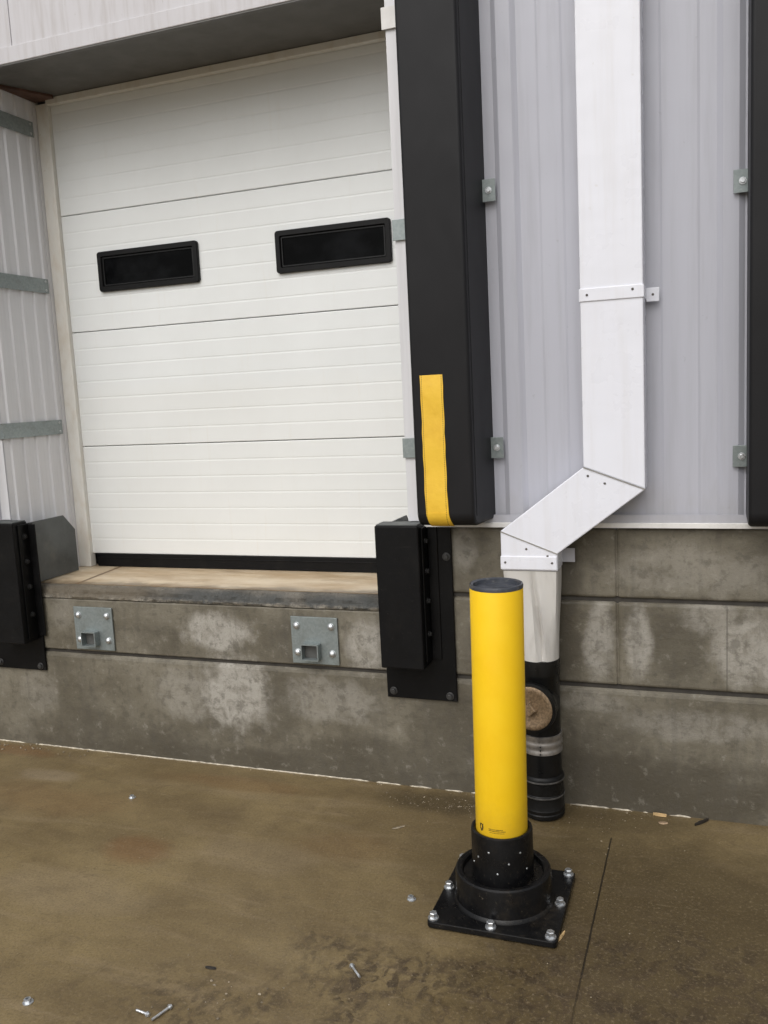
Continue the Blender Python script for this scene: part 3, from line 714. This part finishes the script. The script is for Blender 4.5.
# ---------------------------------------------------------------- small things lying about
def loose_bolt(x, y, ang, L, label, headend=1):
    bm = nb(); d = Vector((math.cos(ang), math.sin(ang), 0)); m = Matrix.Rotation(ang, 3, 'Z') @ TOX
    c = Vector((x, y, .0058))
    lathe(bm, [(.0034, -L/2), (.0040, -L/2+.004)]+[(.0040 if i % 2 else .0033, -L/2+.006+i*.0022) for i in range(12)]+[(.0040, L/2)], c, 12, m)
    bolt_bm(bm, c+d*(L/2-.001), .0085, .0062, .008, m)
    o = solo('loose_bolt', bm, M_bolt, (x, y, 0), label, 'bolt', 'loose anchor bolts on the slab')
loose_bolt(-.988, -1.232, math.radians(135), .058, 'loose shiny bolt lying alone on the slab in front of the bollard')
loose_bolt(-1.505, -1.563, math.radians(-8), .042, 'loose shiny bolt at the bottom edge, left of the near pair')
loose_bolt(-1.450, -1.553, math.radians(72), .062, 'loose shiny bolt at the bottom edge, right of the near pair and longer')
def nut(x, y, label):
    bm = nb(); q = [(x+.011*math.cos(i*PI/3+x*7), y+.011*math.sin(i*PI/3+x*7)) for i in range(6)]; p = [(x+.006*math.cos(i*PI/3+x*7), y+.006*math.sin(i*PI/3+x*7)) for i in range(6)]
    loft(bm, [[(a, b_, .0005) for a, b_ in q], [(a, b_, .010) for a, b_ in q], [(a, b_, .0105) for a, b_ in p], [(a, b_, .002) for a, b_ in p]], cap=True)
    lathe(bm, [(.0155, .0003), (.0155, .0022), (.010, .0024)], (x+.003, y-.002, 0), 18)
    solo('loose_nut', bm, M_bolt, (x, y, 0), label, 'nut', 'loose nuts on the slab')
nut(-1.862, -1.615, 'loose shiny nut on the slab near the bottom left corner')
nut(-2.378, -.402, 'loose shiny nut on the slab close below the dock wall')
nut(-.953, -.820, 'loose shiny nut on the slab just left of the bollard base')
def chip(name, x, y, L, w, h, ang, mat, label, cat):
    bm = nb(); pts = []
    c, s_ = math.cos(ang), math.sin(ang)
    for t, k in ((-.5, .35), (-.25, .9), (0, 1), (.3, .8), (.5, .3)):
        cc = Vector((x+c*L*t, y+s_*L*t, .001+h*.1)); e = Vector((-s_, c, 0))*w*.5*k
        pts.append([cc-e, cc+e, cc+e*.7+Vector((0, 0, h)), cc-e*.6+Vector((0, 0, h*.8))])
    loft(bm, pts); solo(name, bm, mat, (x, y, 0), label, cat)
chip('wood_splinter', -.437, -.898, .062, .008, .006, math.radians(76), M_wood, 'thin tan wood splinter by the right corner of the bollard base', 'splinter')
chip('wood_chip', -.190, -.020, .05, .011, .010, math.radians(-4), M_wood, 'orange tan wood chip against the wall foot right of the drain pipe', 'wood chip')
chip('twig', -.035, -.040, .075, .010, .010, math.radians(50), M_dstick, 'short dark twig at the foot of the wall on the right', 'twig')
chip('dry_leaf', -.175, -.075, .035, .022, .003, math.radians(10), M_leaf, 'pale dry leaf scrap on the slab just in front of the wood chip', 'leaf')
chip('paper_scrap', -1.155, -.365, .055, .012, .002, math.radians(40), M_stone, 'faint pale scrap lying on the slab left of the bollard', 'scrap')
chip('dark_splinter', -1.42, -1.335, .035, .008, .006, math.radians(5), M_dstick, 'small dark splinter on the slab above the pair of loose bolts', 'splinter')
bm = nb()
def pebble(x, y, s):
    rr = []; n = 6; ph = random.random()*6
    for z, k in ((0, .8), (.35, 1), (.75, .6)):
        rr.append([(x+s*k*random.uniform(.75, 1.1)*math.cos(i*PI/3+ph), y+s*k*random.uniform(.6, 1)*math.sin(i*PI/3+ph), .0003+z*s) for i in range(n)])
    loft(bm, rr)
for cx, cy, sx, sy, n, s in ((-1.0, -.13, .16, .035, 110, .0026), (-.82, -.11, .1, .03, 60, .0028), (-.45, -.1, .2, .05, 60, .0022), (-3.3, -.05, .25, .03, 40, .005), (-1.32, -1.42, .08, .07, 18, .0045),
                             (-.6, -1.25, .5, .2, 26, .0020), (-1.5, -.8, 1.2, .5, 60, .0018), (-.1, -.8, .3, .5, 22, .0018), (-.45, -.38, .1, .1, 20, .0025), (-2.4, -.02, .8, .01, 60, .003), (-.5, -.02, .5, .012, 40, .003)):
    for _ in range(n):
        x, y = random.gauss(cx, sx), random.gauss(cy, sy)
        if y < -.006 and not (abs(x-BX) < .21 and abs(y-BY) < .21): pebble(x, y, s*random.choice((.5, .7, .8, 1, 1.3)))
tag(link('grit', bm, M_stone), 'scattered pale grit and crumbs on the wet slab', 'grit', kind='stuff')
